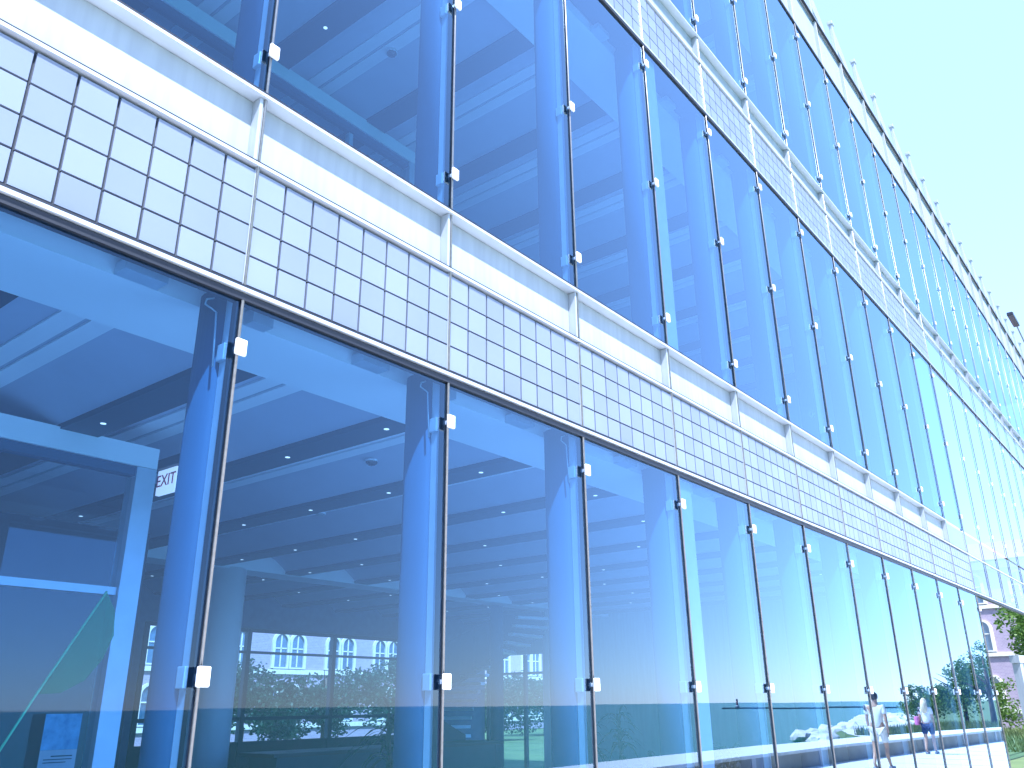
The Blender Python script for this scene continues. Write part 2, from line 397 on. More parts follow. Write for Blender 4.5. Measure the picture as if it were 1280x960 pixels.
for i in range(IC+2, I1+1): cp(ms, B, (mx(i), 0, 0))
# clamps
CZ = [.22, 1.722, 3.226, 5.021, 6.533, 8.04, 9.80, 11.30, 12.80]
cb = MB().box(-.030, .030, -.048, -.028, -.042, .042, .006)
cb.bm.verts.ensure_lookup_table()
for dz in (-.022, .022): cb.tube([(0, -.047, dz), (0, -.053, dz)], .009, 8)
cm = cb.build('clamp', MT['clamp'], B, (mx(I0), 0, CZ[0]))
arm = MB().box(-.010, .010, -.0275, .10, -.012, .012).box(-.03, .03, .06, .12, -.045, .045, .004).build('arm', MT['frame'], cm)
clist = [(i, z) for i in range(0, I1) for z in CZ if not (i > IC and z < H1)]
def vis(iz):
    dx = mx(iz[0]); return math.sqrt(dx*dx+11.4+(iz[1]-1.6)**2)
clist = [c for c in clist if mx(c[0]) > .6 or c[1] < 2]
clist.sort(key=vis)
first = True
rest = MB()
for n_, (i, z) in enumerate(clist):
    if n_ == 0: cm.location = (mx(i), 0, z); continue
    if n_ < 100:
        c = cp(cm, B, (mx(i), 0, z)); cp(arm, c, (0, 0, 0))
    else:
        x = mx(i); rest.box(x-.025, x+.025, -.040, -.020, z-.036, z+.036)
tag(rest.build('far_clamps', MT['clamp'], B), kind='stuff')
# inner posts: flattened tube column and thin edge plate
def post(z0, z1):
    mb = MB(); n = 20
    ring = [(.055*cos(2*pi*k/n)*1.0, .235+.115*sin(2*pi*k/n)) for k in range(n)]
    mb.prism([(x, y, z0) for x, y in ring], (0, 0, z1-z0))
    for f in mb.bm.faces:
        if len(f.verts) == 4: f.smooth = True
    return mb
def plate(z0, z1): return MB().box(-.008, .008, .055, .119, z0, z1)
for (z0, z1) in ((0.0, H1+.06), (S1-.2, H2+.06), (S2-.2, H3+.1)):
    p0 = post(z0, z1).build('post', MT['post'], B, (mx(I0), 0, 0)); q0 = plate(z0+.01, z1-.01).build('edge_plate', MT['frame'], p0)
    for i in range(I0+1, IC):
        c = cp(p0, B, (mx(i), 0, 0)); cp(q0, c, (0, 0, 0))
# little cables by the post heads
cab = MB().tube([(-.09, .10, 0), (-.13, .10, -.02), (-.135, .10, -.05), (-.10, .10, -.06), (-.07, .10, -.07), (-.065, .10, -.16), (-.06, .09, -.36)], .005, 6).build('cable', MT['white'], B, (mx(1), 0, 3.5))
for i in (2, 3): cp(cab, B, (mx(i), 0, 3.5))
# white jambs every six bays
for (z0, z1) in ((.1, H1-.06), (S1+.03, H2-.06), (S2+.03, H3-.05)):
    jb = MB().box(.03, .31, .034, .05, z0, z1).build('white_jamb', MT['jamb'], B, (mx(4), 0, 0))
    for i in (10,): cp(jb, B, (mx(i), 0, 0))
    if z0 > 5: pass
# corner post and end wall
MB().box(XC-.03, XC+.14, .06, .34, 0, H1+.1, .01).build('corner_post', MT['white'], B)
MB().box(XC+.035, XC+.15, .36, 10.3, 0, RF-.1).build('end_wall', MT['white'], B)
MB().box(XC+.035, XC+.15, 10.301, DEP+.15, 2.85, RF-.1).build('end_wall', MT['white'], B)
ew = MB().box(XC+.04, XC+.14, 10.31, 10.38, 0, 2.84).box(XC+.04, XC+.14, 11.05, 11.13, 0, 2.84).box(XC+.04, XC+.14, 12.3, 12.4, 0, 2.84).box(XC+.06, XC+.12, 10.38, 12.3, 2.35, 2.41).build('end_window', MT['channel'], B)
MB().poly([(XC+.09, 10.38, .02), (XC+.09, 12.3, .02), (XC+.09, 12.3, 2.34), (XC+.09, 10.38, 2.34)]).build('pane', MT['clear'], ew)
MB().box(XL-.3, XL-.05, .1, DEP, 0, RF-.1).build('end_wall', MT['wallin'], B)

# interior: slabs, soffits, vaulted ceilings with light channels
def vaultz(u):      # u in 0..1.5 measured from a mullion line; returns height above base
    a = abs(((u+.75) % 1.5)-.75)       # 0 at mullion line .. .75 mid bay
    if a < .17: return .235
    t = min(1, (a-.17)/(.62-.17)); return .235*(1-t**1.7)
dlp = []
for fl, zb in ((0, 3.66), (1, 8.47), (2, 13.22)):
    soff = MB().box(XL, XC, .36, .95, zb-.10, zb+.12).box(XL, XC, .951, DEP, zb+.30, zb+.40)
    soff.build('soffit', MT['ceil'], B)
    MB().box(XL, XC, .06, .35, zb+.02, zb+.12).build('blind_pocket', MT['channel'], B)
    # brackets at the outer edge of the soffit
    for i in range(0, 9):
        MB().box(mx(i)+.25, mx(i)+.38, .27, .358, zb-.11, zb-.03).box(mx(i)+1.02, mx(i)+1.24, .25, .358, zb-.10, zb-.04).build('soffit_bracket', MT['frame'], B)
    # slab edge behind the bands
    MB().box(XL, XC, .20, DEP, zb+.45, (zb+1.0 if fl < 2 else RF-.12)).build('floor_slab', MT['floor'], B)
    MB().box(XL, XC, .18, .36, zb-.2+.35, zb+.44).build('slab_edge', MT['wallin'], B)
    # vault cells
    bounds = [(.952, 8.35), (8.85, DEP)] if fl == 0 else [(.952, DEP)]
    v = MB()
    for (ya, yb) in bounds:
        for i in range(I0, IC):
            xs_ = [k*1.5/30 for k in range(31)]
            prev = None
            for u in xs_:
                z = zb+.02+vaultz(u)
                cur = (v.bm.verts.new((mx(i)+u, ya, z)), v.bm.verts.new((mx(i)+u, yb, z)))
                if prev: v.bm.faces.new((prev[0], cur[0], cur[1], prev[1])).smooth = True
                prev = cur
    v.build('vault_ceiling', MT['vault'], B)
    rb = MB().box(-.165, -.02, .953, bounds[0][1], zb+.235, zb+.252).box(.02, .165, .953, bounds[0][1], zb+.235, zb+.252).build('ridge_strip', MT['ceil'], B, (mx(I0), 0, 0))
    for i in range(I0+1, IC): cp(rb, B, (mx(i), 0, 0))
    ch = MB().box(-.15, .15, 1.02, bounds[-1][1]-.1, zb-.01, zb+.035).build('light_channel', MT['channel'], B, (mx(I0)+.75, 0, 0))
    for i in range(I0+1, IC): cp(ch, B, (mx(i)+.75, 0, 0))
    for i in range(0 if fl else 0, 11 if fl == 0 else 7):
        for k in range(8 if fl == 0 else 4):
            if fl == 2: continue
            dlp.append((mx(i)+.75, 1.35+k*1.25+(.3 if i % 2 else 0), zb-.012))
    if fl == 0:
        MB().box(XL, XC, 8.35, 8.849, zb-.02, zb+.29).build('cross_beam', MT['ceil'], B)
dlp = dlp[:100]
dl = MB().tube([(0, 0, 0), (0, 0, .006)], .022, 12).build('downlight', MT['lamp'], B, dlp[0])
for p_ in dlp[1:]: cp(dl, B, p_)
MB().box(XL, XC, .06, DEP, -.015, .012).build('ground_floor_slab', MT['floor'], B)
MB().box(XL, XR, .32, 2.2, RF-.11, RF-.03).build('roof_slab', MT['white'], B)
MB().box(XL, XC+.1, 2.21, DEP, RF-.11, RF-.03).build('roof_slab', MT['conc'], B)
# round columns
c0 = MB().cyl(0, 0, .013, 3.66, .29, 32).build('column', MT['ceil'], B, (7.8, 8.6, 0))
for x in (3.4, 12.2, 16.6): cp(c0, B, (x, 8.6, 0))
c1 = MB().cyl(0, 0, 4.67, 8.5, .29, 32).build('column', MT['ceil'], B, (7.8, 8.6, 0))
for x in (3.4, 12.2, 16.6): cp(c1, B, (x, 8.6, 0))
# rear glazing
fr = MB()
wbay = 2.3; RX0, RX1 = 8.7, 15.6; nb = 3
rw = MB()
rw.box(.051, wbay-.051, DEP-.03, DEP+.03, .121, .95).box(-.05, .05, DEP-.06, DEP+.06, .0, 3.15).box(.05, wbay-.05, DEP-.04, DEP+.04, 2.66, 2.71).box(.05, wbay-.05, DEP-.04, DEP+.04, .0, .12).box(.05, wbay-.05, DEP-.04, DEP+.04, 1.35, 1.42).box(.05, wbay-.05, DEP-.04, DEP+.04, 3.09, 3.16)
rw0 = rw.build('rear_window', MT['channel'], B, (RX0, 0, 0)); rp0 = MB().poly([(.06, DEP, .96), (wbay-.06, DEP, .96), (wbay-.06, DEP, 3.08), (.06, DEP, 3.08)]).build('pane', MT['clear'], rw0)
for k in range(1, nb):
    c = cp(rw0, B, (RX0+k*wbay, 0, 0)); cp(rp0, c, (0, 0, 0))
MB().box(XL, XC, DEP-.05, DEP+.15, 3.17, 4.6).build('rear_wall', MT['wallin'], B)
MB().box(XL, RX0-.06, DEP-.05, DEP+.15, 0, 3.168).build('rear_wall', MT['wallin'], B)
MB().box(RX1-.05, XC+.03, DEP-.05, DEP+.15, 0, 3.168).build('rear_wall', MT['wallin'], B)
MB().box(XL, XC, DEP-.05, DEP+.15, 4.602, RF-.12).build('rear_wall', MT['wallin'], B)
# partition room, ground floor left
PY = 3.3
def partition(x0, x1, y, z0, z1, trans):
    MB().box(x0, x1, y-.02, y+.16, z1-.19, z1-.012).build('partition_header', MT['ceil'], B)
    MB().box(x0, x1-.17, y, y+.10, z1-.27, z1-.195).build('partition_rail', MT['post'], B)
    MB().box(x1-.17, x1, y-.02, y+.14, z0, z1-.195).build('partition_post', MT['frame'], B)
    if trans: MB().box(x0, x1-.175, y+.01, y+.08, trans-.03, trans+.03).build('partition_transom', MT['frame'], B)
    MB().box(x1-1.17, x1-1.11, y+.01, y+.08, z0, (trans or z1-.28)-.032).build('partition_mullion', MT['frame'], B)
    MB().poly([(x0, y+.05, z0), (x1-.17, y+.05, z0), (x1-.17, y+.05, z1-.27), (x0, y+.05, z1-.27)]).build('partition_pane', MT['clear'], B)
    MB().box(x1-.14, x1-.04, y+.15, DEP-.1, z0, z1-.01).build('room_wall', MT['wallin'], B) if False else None
partition(XL, 3.55, PY, .013, 3.68, 2.47)
MB().box(XL, 5.3, 6.5, 6.6, .013, 3.6).build('room_wall', mat('room_wall_dark', (.035, .05, .07), .8), B)
partition(XL, 6.65, 3.45, 4.67, 8.49, None)
MB().box(XL, 6.5, 6.0, 6.1, 4.67, 8.45).build('room_wall', MT['channel'], B)
MB().box(.6, 3.1, 6.38, 6.49, 2.9, 3.25).build('room_panel', mat('room_panel', (.25, .35, .55), .7), B)

# roof guard: posts with triangular glass fins
gp = MB().box(-.035, .035, .02, .09, RF+.05, PT-.02, .006).box(-.07, .07, .0, .11, PT-.06, PT+.02, .01).build('guard_post', MT['white'], B, (mx(4), 0, 0))
gf = MB().prism([(.036, .03, RF+.45), (.036, .03, PT-.08), (.55, .03, RF+.62), (.80, .03, RF+.35), (.70, .03, RF+.20)], (0, .04, 0)).build('guard_fin', MT['white'], gp)
for i in range(5, I1+1):
    c = cp(gp, B, (mx(i), 0, 0)); cp(gf, c, (0, 0, 0))

# ------------------------------------------------------------------ inside things
ex = empty('exit_sign', (3.74, 3.42, 3.36), 'lit white exit sign hanging beside the ground-floor glass partition', 'exit sign', rz=R_(-90))
MB().box(-.15, .15, -.02, .02, -.02, .20, .004).build('sign_box', emit('exit_white', (.80, .72, .76), .25), ex)
MB().box(-.25, .25, -.05, .05, .205, .29).build('mount', MT['channel'], ex)
text_mesh('lettering', 'EXIT', .15, mat('exit_red', (.55, .03, .08), .5), ex, (0, -.023, .095), (pi/2, 0, 0))
ex2 = copy_tree(ex, None, (6.75, 3.5, 8.12), R_(-90)); ex2['label'] = 'white exit sign on the second floor beside the partition end'
# notice on the partition
no = empty('notice', (3.10, 3.24, 1.05), 'printed notice with blue picture and white text area on the lower left glass', 'notice')
MB().box(-.13, .13, 0, .004, .0, .28).build('white_sheet', MT['white'], no)
MB().box(-.13, .13, 0, .004, .281, .52).build('picture', mat('poster_blue', (.04, .18, .32), .4, col2=(.15, .38, .55), scale=14), no)
MB().box(-.05, .10, -.003, -.001, .235, .243).box(-.10, .10, -.003, -.001, .215, .221).box(-.10, .06, -.003, -.001, .195, .201).box(.05, .085, -.003, -.001, .07, .13).build('print', MT['channel'], no)
# green leaf-shaped banner on a slanted pole
lf = empty('leaf_banner', (1.75, 1.2, 1.2), 'translucent green leaf shaped banner on a thin slanted pole behind the leftmost pane', 'banner')
gmn, nt, N, L = nmat('green_translucent'); bb = N['Principled BSDF']; bb.inputs['Base Color'].default_value = (.04, .22, .12, 1)
trn = N.new('ShaderNodeBsdfTransparent'); trn.inputs[0].default_value = (.55, .95, .7, 1); mxs = N.new('ShaderNodeMixShader'); mxs.inputs[0].default_value = .45
L.new(trn.outputs[0], mxs.inputs[1]); L.new(bb.outputs[0], mxs.inputs[2]); L.new(mxs.outputs[0], N['Material Output'].inputs[0])
A = Vector((.51, 0, .99)); Bq = Vector((.24, 0, .47))
prof = [(0, 0), (.10, .10), (.28, .17), (.5, .19), (.72, .17), (.9, .10), (1, 0)]
dirv = (Bq-A); perp = Vector((dirv.z, 0, -dirv.x)).normalized()*-1
pts = [A+dirv*t+perp*w_ for t, w_ in prof]
MB().prism([tuple(p_) for p_ in pts], (0, .004, 0)).build('leaf', gmn, lf)
MB().tube([tuple(A), tuple(Bq), (.08, 0, .14)], .006, 6).build('pole', mat('green_pole', (.15, .5, .25), .5), lf)
# ceiling devices
def dome(loc, m_, lab, r=.07):
    o = empty('dome_camera', loc, lab, 'ceiling camera')
    MB().cyl(0, 0, -.02, 0, r, 20).build('base', MT['fix'], o)
    g_ = MB(); g_.ball((0, 0, -.02), r*.85, 2, (1, 1, .7)); g_.build('dome', MT[m_], o)
    return o
dome((5.45, 2.72, 3.88), 'black', 'black dome camera on the ceiling seen through the second ground-floor window')
dome((10.2, 2.7, 3.88), 'black', 'black dome camera on the ceiling behind the fourth ground-floor window')
dome((5.24, 2.5, 8.69), 'black', 'black dome camera on the second-floor ceiling')
def detector(loc, lab):
    o = empty('smoke_detector', loc, lab, 'smoke detector')
    MB().cyl(0, 0, -.03, 0, .07, 20).build('base', MT['fix'], o); MB().cyl(0, 0, -.055, -.03, .04, 16, .055).build('sensor', MT['white'], o)
detector((6.6, 4.9, 3.86), 'white smoke detector deep behind the second ground-floor window')
detector((2.66, 2.95, 3.86), 'white smoke detector above the partition behind the leftmost window')
detector((6.05, 3.0, 8.68), 'white smoke detector on the second-floor ceiling')
# curved stair
st = empty('curved_stair', (13.2, 9.6, .013), 'curved open stair with slatted balustrade behind the third ground-floor window', 'stair')
st.location = (14.5, 8.6, .013)
for k in range(20):
    a = R_(200)-k*R_(11); r0, r1 = .55, 1.75
    mb = MB(); a2 = a-R_(11)
    mb.prism([(r0*cos(a), r0*sin(a), k*.17+.12), (r1*cos(a), r1*sin(a), k*.17+.12), (r1*cos(a2), r1*sin(a2), k*.17+.12), (r0*cos(a2), r0*sin(a2), k*.17+.12)], (0, 0, .06)); mb.build('tread', MT['frame'], st)
MB().cyl(0, 0, 0, 3.6, .14, 20).build('newel', MT['post'], st)
rl = MB(); pr_ = None
for t in range(19):
    a = R_(200)-t*R_(11); lo = [(r_*cos(a), r_*sin(a), t*.17+.02) for r_ in (1.76, 1.80)]; hi = [(x, y, min(3.6, z+1.05)) for x, y, z in lo]
    cur = [rl.bm.verts.new(v_) for v_ in (lo[0], lo[1], hi[1], hi[0])]
    if pr_:
        for k in range(4): rl.bm.faces.new((pr_[k], pr_[(k+1) % 4], cur[(k+1) % 4], cur[k]))
    pr_ = cur
rl.build('balustrade', MT['post'], st)
# dark reading tables / counters low in the hall
ctr = empty('counter', (9.5, 6.6, .013), 'long dark counter standing low in the ground-floor hall', 'counter')
MB().box(-2.2, 2.2, -.3, .3, .0, .98).build('counter_body', MT['channel'], ctr); MB().box(-2.3, 2.3, -.38, .38, .985, 1.03).build('counter_top', MT['gasket'], ctr)
def chair(loc, rz, lab):
    o = empty('lounge_chair', loc, lab, 'chair', 'dark lounge chairs in the hall', rz)
    fm = MT['black']
    MB().box(-.32, .32, -.3, .3, .22, .42, .04).build('seat', fm, o)
    MB().box(-.32, .32, .3, .42, .3, .85, .04, Matrix.Rotation(R_(-10), 3, 'X')).build('backrest', fm, o)
    for sx in (-.38, .38): MB().box(sx-.05, sx+.05, -.28, .32, .3, .58, .02).build('armrest', fm, o)
    for sx in (-.3, .3):
        for sy in (-.26, .3): MB().cyl(sx, sy, 0, .22, .018, 8).build('leg', MT['steel'], o)
    return o
chair((6.3, 4.8, .013), R_(30), 'dark lounge chair low in the hall nearest the big round column')
chair((8.0, 3.9, .013), R_(-140), 'dark lounge chair facing the lake beside the potted palm')
chair((13.0, 4.6, .013), R_(-150), 'dark lounge chair farther along the hall in front of the stair')
# palms
def palm(name, loc, h, n, ln, lab, pot=True, seed=1):
    rnd = random.Random(seed); o = empty(name, loc, lab, 'potted palm')
    if pot:
        MB().tube([(0, 0, 0), (0, 0, .40)], [.17, .24], 20).build('pot', MT['conc'], o)
    MB().tube([(0, 0, .36), (.03, .02, h*.6), (0, .04, h)], [.035, .028, .02], 8).build('stem', MT['bark'], o)
    lb = MB()
    for k in range(n):
        a = rnd.uniform(0, 2*pi); el = rnd.uniform(.1, 1.25); zz = h*rnd.uniform(.45, 1)
        pr = None; l = ln*rnd.uniform(.6, 1.1)
        for sgm in range(6):
            t = sgm/5; r = l*t; x = cos(a)*r*cos(el); y = sin(a)*r*cos(el); z = zz+r*sin(el)-l*.75*t*t
            wd = .035*sin(pi*min(.97, t+.08)); px, py = -sin(a)*wd, cos(a)*wd
            cur = (lb.bm.verts.new((x-px, y-py, z)), lb.bm.verts.new((x+px, y+py, z)))
            if pr: lb.bm.faces.new((pr[0], pr[1], cur[1], cur[0]))
            pr = cur
    lb.build('fronds', MT['leafd'], o); return o
palm('palm', (8.6, 5.6, .013), 1.5, 46, .8, 'tall dark potted palm behind the second ground-floor window', seed=2)
palm('palm', (10.6, 7.4, .013), 1.3, 40, .8, 'dark potted palm in the hall beside the counter', seed=3)
palm('palm', (12.6, 2.6, .013), .9, 60, .9, 'broad green potted palm low behind the fourth ground-floor window', seed=4)
palm('palm', (9.4, 2.3, .013), .8, 60, .8, 'low green potted palm just inside the third ground-floor window', seed=14)
palm('palm', (6.9, 3.0, .013), .8, 50, .75, 'low green potted palm inside the second ground-floor window', seed=15)
palm('palm', (15.4, 6.2, .013), 1.4, 40, .8, 'dark potted palm in front of the far round column', seed=5)
palm('palm', (9.0, 1.7, 4.67), 1.2, 60, .75, 'dark spiky potted palm on the second floor beside the fourth mullion', seed=6)
palm('palm', (17.0, 8.0, .013), 1.0, 40, .8, 'green potted palm near the rear windows at the building end', seed=8)

# ------------------------------------------------------------------ trees
def leaf_cloud(lb, c, rad, n, sz, rnd, gaps=.0, seed=0):
    c = Vector(c)
    k = 0; tries = 0
    while k < n and tries < n*8:
        tries += 1
        v = Vector((rnd.gauss(0, 1), rnd.gauss(0, 1), rnd.gauss(0, 1))).normalized()*(rnd.random()**.45)
        p_ = Vector((v.x*rad[0], v.y*rad[1], v.z*rad[2]))+c
        if noise.noise(p_*(1.6/max(rad)**.5)+Vector((seed, 0, 0))) < -.05+gaps: continue
        a = Vector((rnd.gauss(0, 1), rnd.gauss(0, 1), rnd.gauss(0, .6))).normalized(); b_ = a.cross(Vector((rnd.random(), rnd.random(), rnd.random()))).normalized()
        s = sz*rnd.uniform(.6, 1.3)
        lb.bm.faces.new([lb.bm.verts.new(p_+a*s), lb.bm.verts.new(p_+b_*s*.55), lb.bm.verts.new(p_-a*s*.9), lb.bm.verts.new(p_-b_*s*.5)])
        k += 1
def tree(loc, h, cr, lab, n=4200, sz=.13, m_='leaf', seed=1, group=None, lowc=.35, name='broadleaf_tree'):
    rnd = random.Random(seed); o = empty(name, loc, lab, 'tree', group)
    tb = MB(); th = h*.5
    tb.tube([(0, 0, -.05), (.05*h*.3, 0, th*.5), (0, .04, th), (.03, 0, h*.8)], [h*.035, h*.028, h*.022, h*.008], 10)
    for k in range(7):
        a = k*2.4+seed; z0 = th*(.55+.08*k); L_ = cr*rnd.uniform(.6, .9)
        tb.tube([(0, 0, z0), (cos(a)*L_*.5, sin(a)*L_*.5, z0+L_*.35), (cos(a)*L_, sin(a)*L_, z0+L_*.6)], [h*.014, h*.009, h*.003], 6)
    tb.build('trunk', MT['bark'], o)
    lb = MB(); nc = 9
    for k in range(nc):
        a = k*2.4+seed*.7; r = cr*(.0 if k == 0 else rnd.uniform(.35, .75)); zc = h*(lowc+(1-lowc)*rnd.uniform(.25, .78))
        rr = cr*rnd.uniform(.38, .55)
        leaf_cloud(lb, (cos(a)*r, sin(a)*r, zc), (rr, rr, rr*.72), n//nc, sz, rnd, seed=seed)
    lb.build('crown', MT[m_], o); return o
# seen mirrored at the right end of the ground floor glass
tree((69, -11.2, -.05), 4.9, 2.6, 'bright green tree behind the parapet end, largest of the mirrored lakeside trees', seed=3, n=6500, sz=.11, lowc=.05)
tree((72, -14.6, -.05), 3.0, 2.0, 'low rounded green tree at the water side of the mirrored tree group', seed=5, n=4200, sz=.10, lowc=.05)
tree((64, -8.6, -.05), 5.4, 2.0, 'sparse tall tree with open limbs nearest the promenade end', seed=6, n=2400, sz=.09, lowc=.4)
tree((80, -10.0, -.05), 5.0, 3.2, 'dense green tree farthest along the mirrored shore', seed=9, n=5000, sz=.12, lowc=.05)
# right, beyond the building corner
tree((47, 1.4, -.05), 7.0, 3.2, 'green tree in front of the brick building past the glass corner', seed=11, n=9500, sz=.11, lowc=.15)
tree((55, 7.6, -.05), 3.0, 2.6, 'low bushy tree at the foot of the brick building near the corner post', seed=12, n=4500, sz=.10, lowc=.0)
# behind the building
for k, (x, y, h, r, lb_) in enumerate([(19, 24, 3.3, 2.3, 'leafy tree outside the rear windows, leftmost of the row'), (23.5, 25, 3.4, 2.4, 'leafy tree outside the rear windows, second from the left'),
        (29, 26, 4.2, 2.3, 'taller leafy tree outside the rear windows, middle of the row'), (34, 25, 3.4, 2.4, 'leafy tree outside the rear windows, fourth from the left'), (41, 27, 3.4, 2.6, 'leafy tree outside the rear windows, rightmost of the row')]):
    tree((x, y, -.05), h, r, lb_, seed=20+k, n=7500, sz=.09, m_='leafd', lowc=.0, group='trees behind the glass building')

# shore grass (uncountable)
rnd = random.Random(5); gb = MB()
def blade(x, y, z, h):
    a = rnd.uniform(0, 6.28); w_ = .035; dx, dy = cos(a)*w_, sin(a)*w_; lx, ly = rnd.uniform(-.15, .15), rnd.uniform(-.15, .15)
    gb.bm.faces.new([gb.bm.verts.new((x-dx, y-dy, z)), gb.bm.verts.new((x+dx, y+dy, z)), gb.bm.verts.new((x+lx, y+ly, z+h))])
for k in range(16000):
    x = rnd.uniform(46.5, 66); y = rnd.uniform(-12, -3.4 if x < 60 else 1)
    if y < shore(x)+1.6 or (y > -4.6 and x < 49): continue
    blade(x, y, -.04, rnd.uniform(.15, .5))
for k in range(7000): blade(rnd.uniform(34, 58), rnd.uniform(2.2, 10), -.04, rnd.uniform(.1, .35))
tag(gb.build('grass', leaf_mat('grass_blade', (.08, .13, .03), (.20, .24, .08))), 'tall green grass growing behind the parapet end and along the lawn', 'grass', kind='stuff')

# ------------------------------------------------------------------ other buildings
def arch_pts(w_, h_, n=10):
    r = w_/2; return [(-r, 0), (r, 0), (r, h_-r)]+[(r*cos(pi*k/n), h_-r+r*sin(pi*k/n)) for k in range(1, n)]+[(-r, h_-r)]
def arch_window(parent, loc, w_, h_, rz):
    """frame with reveal, pane inside, facing local -y"""
    f = MB(); P_ = arch_pts(w_+.36, h_+.2); Q = arch_pts(w_, h_)
    n = len(P_)
    for k in range(n):
        a, b_, c, d_ = P_[k], P_[(k+1) % n], Q[(k+1) % n], Q[k]
        f.prism([(a[0], -.12, a[1]-.08), (b_[0], -.12, b_[1]-.08), (c[0], -.12, c[1]), (d_[0], -.12, d_[1])], (0, .118, 0))
    o = f.build('arched_window', MT['stone'], parent, loc); o.rotation_euler.z = rz
    g_ = MB(); g_.prism([(x, -.03, z) for x, z in Q], (0, .025, 0)); g_.build('pane', MT['darkglass'], o)
    MB().box(-.04, .04, -.07, -.034, .03, h_-.05).box(-w_/2+.02, w_/2-.02, -.07, -.034, h_*.55, h_*.55+.06).build('muntin', MT['stone'], o)
    return o
def hall(name, loc, L_, Dp, Hh, lab, rz, rows, pitch_=2.2):
    o = empty(name, loc, lab, 'building', rz=rz)
    MB().box(0, L_, 0, Dp, 0, Hh).build('wall', MT['brick'], o)
    for z in rows: MB().box(-.05, L_+.05, -.10, -.002, z-.35, z-.12).build('string_course', MT['stone'], o)
    MB().box(-.1, L_+.1, -.16, -.003, Hh-.5, Hh-.05).build('cornice', MT['stone'], o)
    MB().prism([(-.5, -.5, Hh+.002), (-.5, Dp+.5, Hh+.002), (-.5, Dp/2, Hh+pitch_)], (L_+1, 0, 0)).build('roof', MT['roof'], o)
    first_ = {}
    for z, hh, ww in [(r_, 1.7, .8) for r_ in rows]:
        x = 1.5
        while x < L_-1.5:
            for dx in (-.55, .55):
                if (hh, ww) not in first_:
                    first_[(hh, ww)] = arch_window(o, (x+dx, 0, z), ww, hh, 0)
                else: copy_tree(first_[(hh, ww)], o, (x+dx, 0, z))
            x += 3.6
    return o
hall('brick_hall', (60, 24, 0), 25, 14, 9.7, 'mauve brick hall with paired arched windows past the glass corner', R_(-90), (1.2, 4.4, 7.2), 2.2)
hall('brick_hall', (14, 36, 0), 44, 12, 7.4, 'long brick hall with arched windows seen through the ground-floor interior', 0, (.9, 3.6), 2.6)

# white entrance frame past the corner
en = empty('entrance_frame', (24.4, .45, 0), 'white entrance frame with blue glass door beyond the building corner', 'doorway', rz=R_(-12))
MB().box(-.08, .08, -.09, .09, 0, 2.42).build('jamb', MT['white'], en)
MB().box(1.05, 1.2, -.09, .09, 0, 2.42).build('jamb', MT['white'], en)
MB().box(-.12, 1.24, -.11, .11, 2.425, 2.6).build('lintel', MT['white'], en)
MB().box(.09, 1.04, -.02, .02, .03, 2.4).build('door_leaf', mat('blue_door', (.10, .22, .42), .15), en)
LX, LZ = 42.2, 16.5
# lamp on the roof edge, head reaching into the frame
sl = empty('roof_lamp', (LX, .25, RF+.041), 'dark lamp head at the roof edge near the right side of the sky', 'lamp')
MB().cyl(0, 0, 0, LZ-RF-.1, .05, 16, .04).build('mast', MT['steel'], sl)
MB().tube([(0, 0, LZ-RF-.15), (-.5, -.08, LZ-RF-.03), (-3.2, -.15, LZ-RF)], [.035, .03, .03], 8).build('arm', MT['steel'], sl)
MB().box(-4.6, -3.1, -.27, -.03, LZ-RF-.09, LZ-RF+.07, .03).build('lamp_head', MT['black'], sl)

# ------------------------------------------------------------------ people
SKIN = mat('skin', (.50, .30, .20), .55, var=.05)
def skin_obj(name, chains, m_, parent, sub=2):
    """chains: list of [ (x,y,z,r), ... ]; chains sharing a start point join"""
    verts, edges, rad, idx, roots = [], [], [], {}, []
    for ch in chains:
        prev = None
        for (x, y, z, r) in ch:
            key = (round(x, 4), round(y, 4), round(z, 4))
            if key not in idx:
                idx[key] = len(verts); verts.append((x, y, z)); rad.append(r)
            k = idx[key]
            if prev is not None and (prev, k) not in edges: edges.append((prev, k))
            prev = k
    me = bpy.data.meshes.new(name); me.from_pydata(verts, edges, []); me.materials.append(m_)
    o = bpy.data.objects.new(name, me); COL.objects.link(o); o.parent = parent
    md = o.modifiers.new('Skin', 'SKIN'); md.use_smooth_shade = True
    # connected components -> one root each
    par = list(range(len(verts)))
    def fnd(a):
        while par[a] != a: a = par[a]
        return a
    for a, b_ in edges: par[fnd(a)] = fnd(b_)
    seen = set()
    for i, sv in enumerate(me.skin_vertices[0].data):
        sv.radius = (rad[i], rad[i]); f_ = fnd(i)
        sv.use_root = f_ not in seen; seen.add(f_)
    sb = o.modifiers.new('Sub', 'SUBSURF'); sb.levels = sub; sb.render_levels = sub
    return o
